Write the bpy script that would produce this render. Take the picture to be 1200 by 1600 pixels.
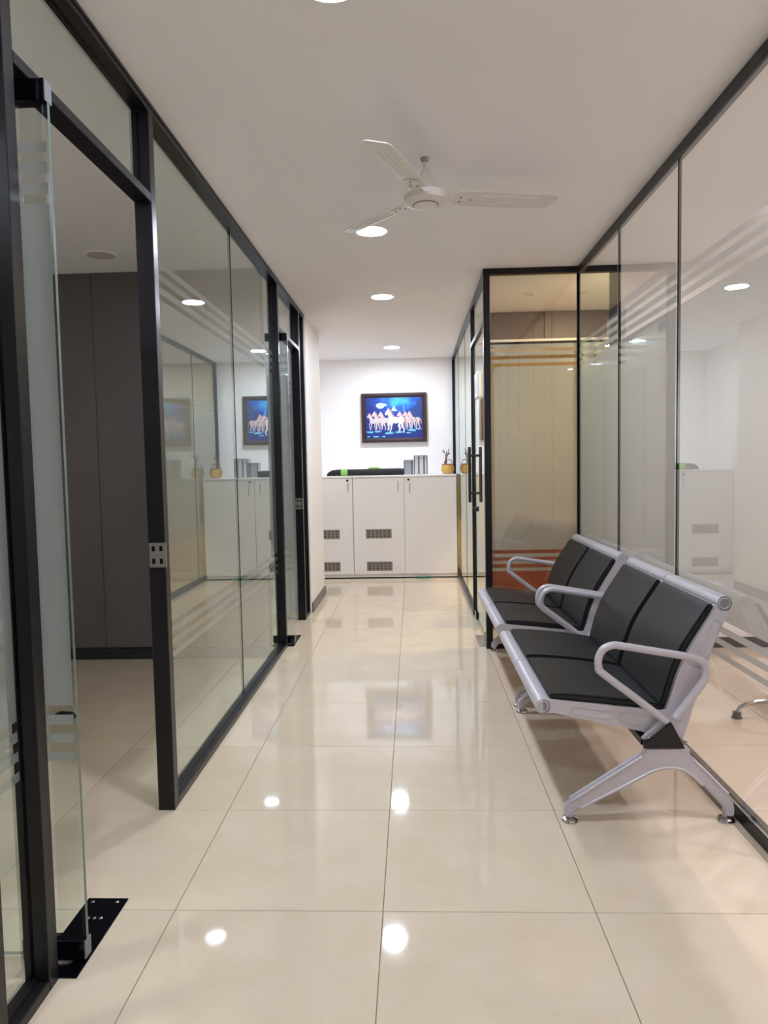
import bpy, bmesh, math, random
from mathutils import Vector, Matrix
random.seed(7)
for o in list(bpy.data.objects): bpy.data.objects.remove(o)
SC = bpy.context.scene
COL = SC.collection

# ------------------------------------------------------------------ camera
F_PX, PITCH, ROLL, YAW = 1119.586, -0.064357, -0.018985, -0.040981
CAM = Vector((0.10482, -1.96093, 1.26591))
def cam_axes():
    cy, sy, cp, sp = math.cos(YAW), math.sin(YAW), math.cos(PITCH), math.sin(PITCH)
    fwd = Vector((sy*cp, cy*cp, sp)); right = Vector((cy, -sy, 0)); up = right.cross(fwd)
    c, s = math.cos(ROLL), math.sin(ROLL)
    return right*c + up*s, up*c - right*s, fwd
r_, u_, f_ = cam_axes()
cd = bpy.data.cameras.new('camera'); cam = bpy.data.objects.new('camera', cd); COL.objects.link(cam)
cam.matrix_world = Matrix(((r_.x, u_.x, -f_.x, CAM.x), (r_.y, u_.y, -f_.y, CAM.y), (r_.z, u_.z, -f_.z, CAM.z), (0, 0, 0, 1)))
cd.sensor_fit = 'HORIZONTAL'; cd.sensor_width = 36; cd.lens = 36*F_PX/1200; cd.clip_start = 0.02
SC.camera = cam

# ------------------------------------------------------------------ world, exposure
w = bpy.data.worlds.new('world'); SC.world = w; w.use_nodes = True
w.node_tree.nodes['Background'].inputs[0].default_value = (0.8, 0.8, 0.8, 1)
w.node_tree.nodes['Background'].inputs[1].default_value = 0.05
SC.view_settings.view_transform = 'Standard'; SC.view_settings.look = 'None'
SC.view_settings.exposure = 2.5; SC.view_settings.gamma = 1.0
SC.view_settings.use_curve_mapping = False
cy_ = SC.cycles
cy_.max_bounces = 10; cy_.diffuse_bounces = 5; cy_.glossy_bounces = 5; cy_.transmission_bounces = 8
cy_.transparent_max_bounces = 40; cy_.caustics_reflective = True; cy_.caustics_refractive = True; cy_.blur_glossy = 1.0
cy_.sample_clamp_indirect = 3.0; cy_.use_denoising = True; cy_.use_adaptive_sampling = True; cy_.adaptive_threshold = 0.025
LAMP_CORRIDOR = 62.0      # radiance of the downlight diffusers
LAMP_RIGHT = 82.0
LAMP_GOLD = 98.0
LAMP_LEFT_FILL = 75.0
H = 2.557                 # ceiling height

# ------------------------------------------------------------------ materials
def srgb(r, g, b):
    f = lambda c: (c/255)/12.92 if c/255 <= 0.04045 else (((c/255)+0.055)/1.055)**2.4
    return (f(r), f(g), f(b), 1)
def new_mat(name):
    m = bpy.data.materials.new(name); m.use_nodes = True
    return m, m.node_tree, m.node_tree.nodes['Principled BSDF']
def pbr(name, col, rough=0.5, metal=0.0, spec=0.5, noise=None, bump=None, coat=0.0):
    m, nt, b = new_mat(name)
    b.inputs['Base Color'].default_value = col; b.inputs['Roughness'].default_value = rough
    b.inputs['Metallic'].default_value = metal; b.inputs['Specular IOR Level'].default_value = spec
    b.inputs['Coat Weight'].default_value = coat
    if noise or bump:
        tc = nt.nodes.new('ShaderNodeTexCoord')
    if noise:
        sc, amt = noise
        n = nt.nodes.new('ShaderNodeTexNoise'); n.inputs['Scale'].default_value = sc; n.inputs['Detail'].default_value = 4
        nt.links.new(tc.outputs['Object'], n.inputs['Vector'])
        mx = nt.nodes.new('ShaderNodeMix'); mx.data_type = 'RGBA'
        mx.inputs[6].default_value = tuple(c*(1-amt) for c in col[:3])+(1,)
        mx.inputs[7].default_value = tuple(min(1, c*(1+amt)) for c in col[:3])+(1,)
        nt.links.new(n.outputs['Fac'], mx.inputs[0]); nt.links.new(mx.outputs[2], b.inputs['Base Color'])
    if bump:
        sc, st = bump
        n2 = nt.nodes.new('ShaderNodeTexNoise'); n2.inputs['Scale'].default_value = sc
        nt.links.new(tc.outputs['Object'], n2.inputs['Vector'])
        bp = nt.nodes.new('ShaderNodeBump'); bp.inputs['Strength'].default_value = st; bp.inputs['Distance'].default_value = 0.001
        nt.links.new(n2.outputs['Fac'], bp.inputs['Height']); nt.links.new(bp.outputs[0], b.inputs['Normal'])
    return m
def emit(name, col, strength):
    m, nt, b = new_mat(name); nt.nodes.remove(b)
    e = nt.nodes.new('ShaderNodeEmission'); e.inputs[0].default_value = col; e.inputs[1].default_value = strength
    nt.links.new(e.outputs[0], nt.nodes['Material Output'].inputs[0]); return m
def glass_mat(name, tint):
    # clear pane: mirror share follows Fresnel for both surfaces of the sheet, the rest passes through
    m, nt, b = new_mat(name); nt.nodes.remove(b); N = nt.nodes; K = nt.links
    fr = N.new('ShaderNodeFresnel'); fr.inputs[0].default_value = 1.58
    a = N.new('ShaderNodeMath'); a.operation = 'MULTIPLY'; a.inputs[1].default_value = 2
    d = N.new('ShaderNodeMath'); d.operation = 'ADD'; d.inputs[1].default_value = 1
    q = N.new('ShaderNodeMath'); q.operation = 'DIVIDE'
    K.new(fr.outputs[0], a.inputs[0]); K.new(fr.outputs[0], d.inputs[0]); K.new(a.outputs[0], q.inputs[0]); K.new(d.outputs[0], q.inputs[1])
    g = N.new('ShaderNodeNewGeometry'); inv = N.new('ShaderNodeMath'); inv.operation = 'SUBTRACT'; inv.inputs[0].default_value = 1
    K.new(g.outputs['Backfacing'], inv.inputs[1])
    fac = N.new('ShaderNodeMath'); fac.operation = 'MULTIPLY'; K.new(q.outputs[0], fac.inputs[0]); K.new(inv.outputs[0], fac.inputs[1])
    t = N.new('ShaderNodeBsdfTransparent'); t.inputs[0].default_value = tint
    gl = N.new('ShaderNodeBsdfGlossy'); gl.inputs['Roughness'].default_value = 0.0; gl.inputs[0].default_value = (0.93, 1.0, 0.975, 1)
    mx = N.new('ShaderNodeMixShader'); K.new(fac.outputs[0], mx.inputs[0]); K.new(t.outputs[0], mx.inputs[1]); K.new(gl.outputs[0], mx.inputs[2])
    K.new(mx.outputs[0], N['Material Output'].inputs[0]); return m
def film_mat(name, col, clear):
    # frosted adhesive film: part clear, part scattering to both sides
    m, nt, b = new_mat(name); nt.nodes.remove(b); N = nt.nodes; K = nt.links
    df = N.new('ShaderNodeBsdfDiffuse'); df.inputs[0].default_value = col
    tr = N.new('ShaderNodeBsdfTranslucent'); tr.inputs[0].default_value = col
    m1 = N.new('ShaderNodeMixShader'); m1.inputs[0].default_value = 0.72; K.new(df.outputs[0], m1.inputs[1]); K.new(tr.outputs[0], m1.inputs[2])
    t0 = N.new('ShaderNodeBsdfTransparent'); rf = N.new('ShaderNodeBsdfRefraction')
    rf.inputs['IOR'].default_value = 1.12; rf.inputs['Roughness'].default_value = 0.5; rf.inputs[0].default_value = (0.97, 0.97, 0.97, 1)
    t = N.new('ShaderNodeMixShader'); t.inputs[0].default_value = 0.76; K.new(t0.outputs[0], t.inputs[1]); K.new(rf.outputs[0], t.inputs[2])
    m2 = N.new('ShaderNodeMixShader'); m2.inputs[0].default_value = clear; K.new(m1.outputs[0], m2.inputs[1]); K.new(t.outputs[0], m2.inputs[2])
    K.new(m2.outputs[0], N['Material Output'].inputs[0]); return m
def tile_mat():
    m, nt, b = new_mat('polished_tile'); N = nt.nodes; K = nt.links
    tc = N.new('ShaderNodeTexCoord'); oi = N.new('ShaderNodeObjectInfo')
    vo = N.new('ShaderNodeVectorMath'); vo.operation = 'ADD'
    mu = N.new('ShaderNodeVectorMath'); mu.operation = 'SCALE'; mu.inputs[3].default_value = 1.0
    cb = N.new('ShaderNodeCombineXYZ'); s = N.new('ShaderNodeMath'); s.operation = 'MULTIPLY'; s.inputs[1].default_value = 37
    K.new(oi.outputs['Random'], s.inputs[0]); K.new(s.outputs[0], cb.inputs[0]); K.new(s.outputs[0], cb.inputs[1])
    K.new(tc.outputs['Object'], vo.inputs[0]); K.new(cb.outputs[0], vo.inputs[1])
    n = N.new('ShaderNodeTexNoise'); n.inputs['Scale'].default_value = 5; n.inputs['Detail'].default_value = 6; n.inputs['Roughness'].default_value = 0.65
    K.new(vo.outputs[0], n.inputs['Vector'])
    cr = N.new('ShaderNodeValToRGB'); K.new(n.outputs['Fac'], cr.inputs[0])
    cr.color_ramp.elements[0].position = 0.3; cr.color_ramp.elements[0].color = srgb(207, 190, 164)
    cr.color_ramp.elements[1].position = 0.72; cr.color_ramp.elements[1].color = srgb(217, 201, 177)
    v = N.new('ShaderNodeTexVoronoi'); v.inputs['Scale'].default_value = 34; K.new(vo.outputs[0], v.inputs['Vector'])
    c2 = N.new('ShaderNodeValToRGB'); K.new(v.outputs['Distance'], c2.inputs[0])
    c2.color_ramp.elements[0].position = 0.0; c2.color_ramp.elements[0].color = (1, 1, 1, 1)
    c2.color_ramp.elements[1].position = 0.16; c2.color_ramp.elements[1].color = (0, 0, 0, 1)
    mx = N.new('ShaderNodeMix'); mx.data_type = 'RGBA'; K.new(cr.outputs[0], mx.inputs[6]); mx.inputs[7].default_value = srgb(226, 212, 189)
    sm = N.new('ShaderNodeMath'); sm.operation = 'MULTIPLY'; sm.inputs[1].default_value = 0.3; K.new(c2.outputs[0], sm.inputs[0]); K.new(sm.outputs[0], mx.inputs[0])
    hs = N.new('ShaderNodeHueSaturation'); K.new(mx.outputs[2], hs.inputs['Color'])
    mr = N.new('ShaderNodeMapRange'); mr.inputs[3].default_value = 0.975; mr.inputs[4].default_value = 1.02
    K.new(oi.outputs['Random'], mr.inputs[0]); K.new(mr.outputs[0], hs.inputs['Value'])
    K.new(hs.outputs[0], b.inputs['Base Color'])
    b.inputs['Roughness'].default_value = 0.045; b.inputs['Specular IOR Level'].default_value = 0.55
    return m
def picture_mat():
    m, nt, b = new_mat('blue_night_print'); N = nt.nodes; K = nt.links
    tc = N.new('ShaderNodeTexCoord')
    mp = N.new('ShaderNodeMapping'); mp.inputs['Scale'].default_value = (2.6, 1, 3.6); mp.inputs['Location'].default_value = (-0.12, 0, -0.82)
    K.new(tc.outputs['Object'], mp.inputs['Vector'])
    ln = N.new('ShaderNodeVectorMath'); ln.operation = 'LENGTH'; K.new(mp.outputs[0], ln.inputs[0])
    n = N.new('ShaderNodeTexNoise'); n.inputs['Scale'].default_value = 9; n.inputs['Detail'].default_value = 6
    K.new(tc.outputs['Object'], n.inputs['Vector'])
    ad = N.new('ShaderNodeMath'); ad.operation = 'MULTIPLY_ADD'; ad.inputs[1].default_value = 1.1; K.new(n.outputs['Fac'], ad.inputs[0])
    sb = N.new('ShaderNodeMath'); sb.operation = 'SUBTRACT'; sb.inputs[1].default_value = 0.55; K.new(ln.outputs['Value'], sb.inputs[0])
    K.new(sb.outputs[0], ad.inputs[2])
    cr = N.new('ShaderNodeValToRGB'); K.new(ad.outputs[0], cr.inputs[0]); e = cr.color_ramp.elements
    e[0].position = 0.12; e[0].color = srgb(60, 180, 230); e[1].position = 1.0; e[1].color = srgb(12, 42, 128)
    x = e.new(0.38); x.color = srgb(18, 110, 205); x = e.new(0.65); x.color = srgb(12, 66, 165)
    K.new(cr.outputs[0], b.inputs['Base Color']); b.inputs['Roughness'].default_value = 0.35
    return m

M = {}
M['tile'] = tile_mat()
M['grout'] = pbr('grout', srgb(120, 104, 84), 0.8)
M['ceiling'] = pbr('ceiling_paint', srgb(241, 238, 238), 0.75, noise=(1.3, 0.02))
M['wall'] = pbr('wall_paint', srgb(243, 240, 238), 0.6, bump=(60, 0.05))
M['cream'] = pbr('cream_paint', srgb(196, 164, 104), 0.6)
M['frame'] = pbr('black_aluminium', srgb(26, 24, 28), 0.32, metal=0.35, noise=(14, 0.12))
M['gasket'] = pbr('black_gasket', srgb(14, 13, 14), 0.8, spec=0.1)
M['glass'] = glass_mat('clear_glass', (0.945, 0.972, 0.958, 1))
M['edge'] = pbr('glass_edge', srgb(92, 108, 100), 0.15, spec=0.7)
M['film'] = film_mat('frosted_film', (0.51, 0.53, 0.51, 1), 0.43)
M['film_left'] = M['film']
M['darkpanel'] = pbr('charcoal_laminate', srgb(92, 84, 82), 0.55, noise=(2, 0.05))
M['skirt'] = pbr('black_skirting', srgb(16, 15, 16), 0.35)
M['greyskirt'] = pbr('grey_skirting', srgb(92, 86, 82), 0.35)
M['laminate'] = pbr('white_laminate', srgb(240, 236, 231), 0.38, noise=(3, 0.015))
M['steel'] = pbr('brushed_steel', srgb(176, 168, 160), 0.3, metal=0.85)
M['chrome'] = pbr('chrome', srgb(205, 203, 200), 0.12, metal=1.0)
M['black'] = pbr('black_plastic', srgb(22, 20, 21), 0.4)
M['blackgloss'] = pbr('black_gloss_metal', srgb(10, 11, 16), 0.14, metal=0.2)
M['silver'] = pbr('silver_powder_coat', srgb(196, 190, 195), 0.33, metal=0.15, noise=(60, 0.04))
M['pu'] = pbr('black_leatherette', srgb(25, 25, 26), 0.42, spec=0.35, noise=(7, 0.1), bump=(300, 0.15))
M['fan'] = pbr('fan_white', srgb(226, 220, 213), 0.4, noise=(9, 0.06))
M['fantrim'] = pbr('fan_groove', srgb(150, 140, 128), 0.5)
M['lamp'] = emit('lamp_diffuser', (0.87, 0.96, 1.14, 1), LAMP_CORRIDOR)
M['lamp_right'] = emit('lamp_diffuser_warm', (1.08, 0.89, 0.96, 1), LAMP_RIGHT)
M['lamp_left_fill'] = emit('lamp_diffuser_fill', (0.9, 0.93, 1.05, 1), LAMP_LEFT_FILL)
M['lamp_gold'] = emit('lamp_diffuser_gold', (1.0, 0.76, 0.45, 1), LAMP_GOLD)
M['lamp_off'] = pbr('lamp_unlit', srgb(205, 196, 184), 0.5)
M['white'] = pbr('white_plastic', srgb(238, 236, 234), 0.35)
M['wood'] = pbr('mahogany_frame', srgb(50, 24, 24), 0.5, noise=(20, 0.25))
M['gilt'] = pbr('frame_inner_lip', srgb(66, 40, 34), 0.35)
M['print'] = picture_mat()
M['horse'] = pbr('horse_white', srgb(206, 192, 197), 0.5, noise=(40, 0.16))
M['horse_lead'] = pbr('horse_bright', srgb(232, 224, 222), 0.5, noise=(40, 0.06))
M['mane'] = pbr('mane_peach', srgb(200, 146, 128), 0.4, noise=(60, 0.15))
M['foam'] = pbr('foam_blue', srgb(110, 190, 235), 0.4, noise=(60, 0.3))
M['moon'] = pbr('moon_white', srgb(190, 215, 240), 0.4, noise=(50, 0.2))
M['rock'] = pbr('rock_blue', srgb(30, 62, 130), 0.4, noise=(60, 0.3))
M['bag'] = pbr('black_nylon', srgb(30, 29, 31), 0.75, bump=(200, 0.4))
M['green'] = pbr('lime_fabric', srgb(136, 196, 92), 0.6)
M['dgreen'] = pbr('green_strip', srgb(20, 110, 80), 0.5)
M['smoke'] = pbr('smoky_acrylic', srgb(112, 113, 116), 0.25)
M['haze'] = pbr('grey_acrylic', srgb(158, 160, 165), 0.15, noise=(14, 0.2))
M['ventback'] = pbr('vent_shadow_grey', srgb(92, 84, 78), 0.6)
M['grille'] = pbr('vent_steel', srgb(150, 141, 132), 0.5, metal=0.4)
M['acrylic'] = pbr('milky_acrylic', srgb(206, 204, 204), 0.15)
M['pumpkin'] = pbr('amber_ceramic', srgb(206, 160, 84), 0.3, noise=(18, 0.18))
M['twig'] = pbr('dry_twig', srgb(120, 92, 74), 0.7, noise=(30, 0.2))
M['sofa'] = pbr('red_brown_leather', srgb(152, 76, 48), 0.45, noise=(8, 0.08))
M['brown'] = pbr('brown_laminate', srgb(92, 74, 70), 0.45, noise=(4, 0.06))
M['chairblack'] = pbr('black_mesh_fabric', srgb(26, 26, 28), 0.6)
M['screen'] = pbr('lilac_notice', srgb(196, 192, 214), 0.4)

# ------------------------------------------------------------------ mesh helpers
class MB:
    def __init__(s): s.v = []; s.f = []; s.mi = []
    def add(s, vs, fs, mi=0):
        o = len(s.v); s.v += [tuple(v) for v in vs]
        for k in fs: s.f.append([o+i for i in k]); s.mi.append(mi)
        return s
    def box(s, a, b, mi=0):
        (x0, y0, z0), (x1, y1, z1) = a, b
        x0, x1 = sorted((x0, x1)); y0, y1 = sorted((y0, y1)); z0, z1 = sorted((z0, z1))
        return s.add([(x0,y0,z0),(x1,y0,z0),(x1,y1,z0),(x0,y1,z0),(x0,y0,z1),(x1,y0,z1),(x1,y1,z1),(x0,y1,z1)],
                     [(0,3,2,1),(4,5,6,7),(0,1,5,4),(1,2,6,5),(2,3,7,6),(3,0,4,7)], mi)
    def cbox(s, a, b, c=0.003, mi=0):
        # chamfered box: 24 verts, 26 faces
        lo = [min(a[i], b[i]) for i in range(3)]; hi = [max(a[i], b[i]) for i in range(3)]
        c = min([c]+[(hi[i]-lo[i])*0.45 for i in range(3)])
        bm = bmesh.new(); bmesh.ops.create_cube(bm, size=1)
        for v in bm.verts:
            for i in range(3): v.co[i] = lo[i] if v.co[i] < 0 else hi[i]
        bmesh.ops.bevel(bm, geom=list(bm.edges), offset=c, segments=1, affect='EDGES', clamp_overlap=True)
        bm.verts.index_update()
        s.add([v.co[:] for v in bm.verts], [[v.index for v in f.verts] for f in bm.faces], mi); bm.free(); return s
    def prism(s, prof, axis, a, b, mi=0):
        # closed 2-D profile extruded along axis (0 x, 1 y, 2 z); prof gives the two other coordinates in order
        n = len(prof)
        def P(t, q):
            q = list(q); q.insert(axis, t); return tuple(q)
        vs = [P(a, q) for q in prof] + [P(b, q) for q in prof]
        fs = [tuple(range(n)), tuple(range(2*n-1, n-1, -1))] + [(i, n+i, n+(i+1) % n, (i+1) % n) for i in range(n)]
        return s.add(vs, fs, mi)
    def tube(s, pts, r, n=10, closed=False, caps=True, mi=0):
        pts = [Vector(p) for p in pts]; m = len(pts); rs = r if isinstance(r, (list, tuple)) else [r]*m
        o = len(s.v); prev = None
        for i, p in enumerate(pts):
            if closed: t = (pts[(i+1) % m]-pts[i-1])
            else: t = pts[min(i+1, m-1)]-pts[max(i-1, 0)]
            t.normalize()
            if prev is None:
                a = Vector((0, 0, 1)) if abs(t.z) < 0.9 else Vector((1, 0, 0))
                nrm = (a - t*a.dot(t)).normalized()
            else:
                nrm = (prev - t*prev.dot(t)).normalized()
            prev = nrm; bn = t.cross(nrm)
            for k in range(n):
                an = 2*math.pi*k/n; s.v.append(tuple(p + (nrm*math.cos(an)+bn*math.sin(an))*rs[i]))
        for i in range(m if closed else m-1):
            j = (i+1) % m
            for k in range(n):
                s.f.append([o+i*n+k, o+i*n+(k+1) % n, o+j*n+(k+1) % n, o+j*n+k]); s.mi.append(mi)
        if caps and not closed:
            s.f.append([o+k for k in range(n)][::-1]); s.mi.append(mi)
            s.f.append([o+(m-1)*n+k for k in range(n)]); s.mi.append(mi)
        return s
    def lathe(s, prof, c=(0, 0, 0), n=24, mi=0):
        # prof: (radius, z) from bottom to top
        o = len(s.v); m = len(prof)
        for r, z in prof:
            for k in range(n):
                a = 2*math.pi*k/n; s.v.append((c[0]+r*math.cos(a), c[1]+r*math.sin(a), c[2]+z))
        for i in range(m-1):
            for k in range(n):
                s.f.append([o+i*n+k, o+i*n+(k+1) % n, o+(i+1)*n+(k+1) % n, o+(i+1)*n+k]); s.mi.append(mi)
        s.f.append([o+k for k in range(n)][::-1]); s.mi.append(mi)
        s.f.append([o+(m-1)*n+k for k in range(n)]); s.mi.append(mi)
        return s
    def cyl(s, a, b, r, n=16, mi=0): return s.tube([a, b], r, n, mi=mi)
    def build(s, name, mat, parent=None, loc=None, smooth=None, bevel=None):
        me = bpy.data.meshes.new(name); me.from_pydata(s.v, [], s.f)
        mats = mat if isinstance(mat, (list, tuple)) else [mat]
        for m in mats: me.materials.append(M[m])
        if len(mats) > 1: me.polygons.foreach_set('material_index', s.mi)
        bm = bmesh.new(); bm.from_mesh(me); bmesh.ops.recalc_face_normals(bm, faces=bm.faces)
        if bevel:
            es = [e for e in bm.edges if len(e.link_faces) == 2 and e.calc_face_angle(0) > math.radians(40)]
            bmesh.ops.bevel(bm, geom=es, offset=bevel, segments=2, affect='EDGES', clamp_overlap=True)
        bm.to_mesh(me); bm.free()
        if smooth:
            me.polygons.foreach_set('use_smooth', [True]*len(me.polygons)); me.set_sharp_from_angle(angle=math.radians(smooth))
        o = bpy.data.objects.new(name, me); COL.objects.link(o)
        if parent: o.parent = parent
        if loc: o.location = loc
        return o
def empty(name, loc=(0, 0, 0), rz=0):
    o = bpy.data.objects.new(name, None); COL.objects.link(o); o.location = loc; o.rotation_euler[2] = rz; o.empty_display_size = 0.1
    return o
def tag(o, label, cat, group=None):
    o['label'] = label; o['category'] = cat
    if group: o['group'] = group
    return o
def struct(o, label=None):
    o['kind'] = 'structure'
    if label: o['label'] = label
    return o
def child_copy(src, parent, loc):
    o = src.copy(); COL.objects.link(o); o.parent = parent; o.location = loc; return o
def copy_tree(o, parent=None):
    c = o.copy(); COL.objects.link(c)
    if parent: c.parent = parent
    for ch in list(o.children): copy_tree(ch, c)
    return c

# ------------------------------------------------------------------ shell of the place
X0, X1, Y0, Y1 = -3.6, 3.6, -4.2, 6.8
# floor: grout bed with every tile its own piece
fl = struct(MB().box((X0, Y0, -0.08), (X1, Y1+0.4, -0.0022)).build('floor', 'grout'), 'polished beige vitrified floor tiles')
T = 0.6
tm = MB(); h_ = T/2-0.0011; c_ = 0.0012
vs = []
for z, q in ((-0.012, h_), (-c_, h_), (0.0, h_-c_)):
    vs += [(-q, -q, z), (q, -q, z), (q, q, z), (-q, q, z)]
fs = [(8, 9, 10, 11)]
for L in (0, 4):
    for k in range(4): fs.append((L+k, L+(k+1) % 4, L+4+(k+1) % 4, L+4+k))
tile0 = tm.add(vs, fs).build('tile', 'tile', fl, (X0+T/2, Y0+T/2, 0))
for i in range(12):
    for j in range(19):
        if i == 0 and j == 0: continue
        child_copy(tile0, fl, (X0+T*(i+0.5), Y0+T*(j+0.5), 0))
struct(MB().box((X0-0.1, Y0-0.1, H), (X1+0.1, Y1+0.1, H+0.1)).build('ceiling', 'ceiling'), 'plain off-white plaster ceiling')
struct(MB().box((X0-0.1, Y1, -0.08), (X1+0.1, Y1+0.1, H)).build('wall_back', 'wall'))
struct(MB().box((X0-0.1, Y0-0.1, -0.08), (X1+0.1, Y0, H)).build('wall_front', 'wall'))
struct(MB().box((X0-0.1, Y0, -0.08), (X0, Y1, H)).build('wall_far_left', 'wall'))
struct(MB().box((X1, Y0, -0.08), (X1+0.1, Y1, H)).build('wall_far_right', 'wall'))
# white pier on the left, past the second door, and the recess behind it
struct(MB().box((-1.15, 4.175, 0), (-0.79, 5.10, H)).build('wall_left_pier', 'wall'), 'white pier between the second glass door and the cabinets')
struct(MB().box((-0.792, 4.19, 0), (-0.778, 5.104, 0.085)).box((-1.0, 5.098, 0), (-0.778, 5.112, 0.085)).build('baseboard_left_pier', 'greyskirt'))
struct(MB().box((-1.27, 5.10, 0), (-1.17, Y1, H)).build('wall_recess', 'wall'))
struct(MB().box((X0, 5.0, 0), (-1.15, 5.10, H)).build('wall_left_store', 'wall'))
# left room end wall with tall charcoal panels
wl = struct(MB().box((X0, 2.74, 0), (-0.87, 2.84, H)).build('wall_left_room', 'gasket'), 'charcoal panelled end wall of the dim left room')
edges = [-0.875, -1.41, -1.975, -2.54, -3.1, -3.6]
for a, b in zip(edges[:-1], edges[1:]):
    MB().cbox((b+0.0015, 2.722, 0.078), (a-0.0015, 2.742, H-0.002), 0.0015).build('wall_panel', 'darkpanel', wl)
struct(MB().cbox((X0, 2.712, 0), (-0.87, 2.742, 0.075), 0.002).build('baseboard_left_room', 'skirt'))
# right room end wall
struct(MB().box((1.475, 2.9, 0), (X1, 3.0, H)).build('wall_right_room', 'wall'), 'white end wall of the office on the right')
struct(MB().cbox((1.475, 2.885, 0), (X1, 2.905, 0.07), 0.002).build('baseboard_right_room', 'skirt'))
# brown bulkhead inside the far right room
bk = struct(MB().box((0.66, 4.32, 2.325), (X1, 4.55, H)).build('trim_bulkhead', 'gasket'), 'dark brown ceiling bulkhead in the far right room')
for k in range(5):
    a = 0.665+k*0.585
    MB().cbox((a, 4.302, 2.327), (a+0.58, 4.322, H-0.002), 0.002).build('bulkhead_panel', 'brown', bk)
MB().cbox((0.665, 4.296, 2.306), (X1, 4.32, 2.326), 0.002).build('light_edge', 'laminate', bk)

wc = struct(MB().box((0.66, 6.76, 0), (X1, 6.80, H)).build('wall_warm_room', 'cream'), 'gold papered end wall of the far right room')
struct(MB().box((3.55, 3.0, 0), (3.6, 6.76, H)).build('wall_warm_side', 'cream'))
# ------------------------------------------------------------------ glass partitions
STRIPES = [(1.937, 1.963), (1.986, 2.012), (2.035, 2.061), (0.532, 0.554), (0.580, 0.603), (0.627, 0.652)]
MAIN = (0.676, 1.914)
def pane(parent, axis, at, a, b, z0, z1, name='glass_pane', t=0.010):
    """sheet of glass in the plane x = at (axis 0) or y = at (axis 1), running a..b"""
    m = MB()
    lo, hi = at-t/2, at+t/2
    P = (lambda d, s, z: (d, s, z)) if axis == 0 else (lambda d, s, z: (s, d, z))
    vs = [P(lo, a, z0), P(lo, b, z0), P(lo, b, z1), P(lo, a, z1), P(hi, a, z0), P(hi, b, z0), P(hi, b, z1), P(hi, a, z1)]
    m.add(vs, [(0, 1, 2, 3), (4, 7, 6, 5)], 0)
    m.add(vs, [(0, 4, 5, 1), (1, 5, 6, 2), (2, 6, 7, 3), (3, 7, 4, 0)], 1)
    # weld so that normals come out consistently
    me = bpy.data.meshes.new(name); me.from_pydata(m.v, [], m.f); me.materials.append(M['glass']); me.materials.append(M['edge'])
    me.polygons.foreach_set('material_index', m.mi)
    bm = bmesh.new(); bm.from_mesh(me); bmesh.ops.remove_doubles(bm, verts=bm.verts, dist=1e-6); bmesh.ops.recalc_face_normals(bm, faces=bm.faces); bm.to_mesh(me); bm.free()
    o = bpy.data.objects.new(name, me); COL.objects.link(o); o.parent = parent
    return o
def film(parent, axis, at, a, b, mat='film'):
    """frosted film on one face: the main field and three stripes above and below it"""
    for z0, z1 in [MAIN]+STRIPES:
        m = MB(); t = 0.0006
        if axis == 0: m.box((at, a, z0), (at+t, b, z1))
        else: m.box((a, at, z0), (b, at+t, z1))
        m.build('frosted_film' if (z0, z1) == MAIN else 'frosted_stripe', mat, parent)
def bar(parent, name, a, b, mat='frame', lip=None):
    m = MB().cbox(a, b, 0.002)
    return m.build(name, mat, parent)

# ---- left partition
GXL = -0.840
pl = struct(empty('wall_left', (0, 0, 0)), 'black framed glass partition along the left of the corridor')
FX0, FX1 = -0.862, -0.800
def lpost(y0, y1, z1=H): 
    p_ = MB().cbox((FX0, y0, 0), (FX1, y1, z1), 0.002)
    return p_.build('post', 'frame', pl)
DOORS_L = [(-0.28, 0.598), (3.02, 3.885)]
LP = [(-0.540, -0.500), (-0.325, -0.28), (0.598, 0.643), (2.975, 3.02), (3.885, 3.93), (4.128, 4.173), (-2.2, -2.155), (-4.2, -4.155)]
for a, b in LP: lpost(a, b, H-0.031)
MB().cbox((FX0, -4.2, H-0.031), (FX1, 4.173, H), 0.002).cbox((FX1-0.004, -4.2, H-0.012), (FX1+0.004, 4.173, H-0.0005), 0.001).build('head_rail', 'frame', pl)
for a, b in [(-4.155, -2.2), (-2.155, -0.540), (-0.500, -0.325), (0.643, 2.975), (3.93, 4.128)]:
    MB().cbox((FX0, a, 0), (FX1, b, 0.028), 0.003).cbox((FX0+0.012, a, 0.026), (FX0+0.036, b, 0.034), 0.001).build('sill_rail', 'frame', pl)
for a, b in DOORS_L:
    MB().cbox((FX0, a, 2.210), (FX1, b, 2.240), 0.002).build('door_head', 'frame', pl)
    pane(pl, 0, GXL, a, b, 2.240, H-0.031, 'transom_pane')
def lglass(a, b, filmed=True):
    pane(pl, 0, GXL, a, b, 0.030, H-0.031)
    if filmed: film(pl, 0, GXL-0.0062, a+0.004, b-0.004)
for a, b in [(-4.155, -2.2), (-2.155, -0.540), (-0.500, -0.325), (0.643, 1.842), (1.846, 2.975), (3.93, 4.128)]: lglass(a, b)
MB().box((GXL-0.0065, 1.8405, 0.03), (GXL+0.0065, 1.8475, H-0.031)).build('silicone_joint', 'gasket', pl)
def strike(y, z):
    s = MB().cbox((-0.858, y-0.003, z-0.045), (-0.7985, y+0.0005, z+0.045), 0.001)
    s.cbox((-0.8015, y-0.003, z-0.045), (-0.7985, y+0.012, z+0.045), 0.001)
    o = s.build('strike_plate', 'steel', pl)
    for dx in (-0.842, -0.814):
        for dz in (-0.022, 0.024):
            MB().box((dx-0.0055, y-0.0038, z+dz-0.0095), (dx+0.0055, y-0.002, z+dz+0.0095)).build('slot', 'gasket', o)
strike(0.598, 0.957); strike(3.885, 0.968)

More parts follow.
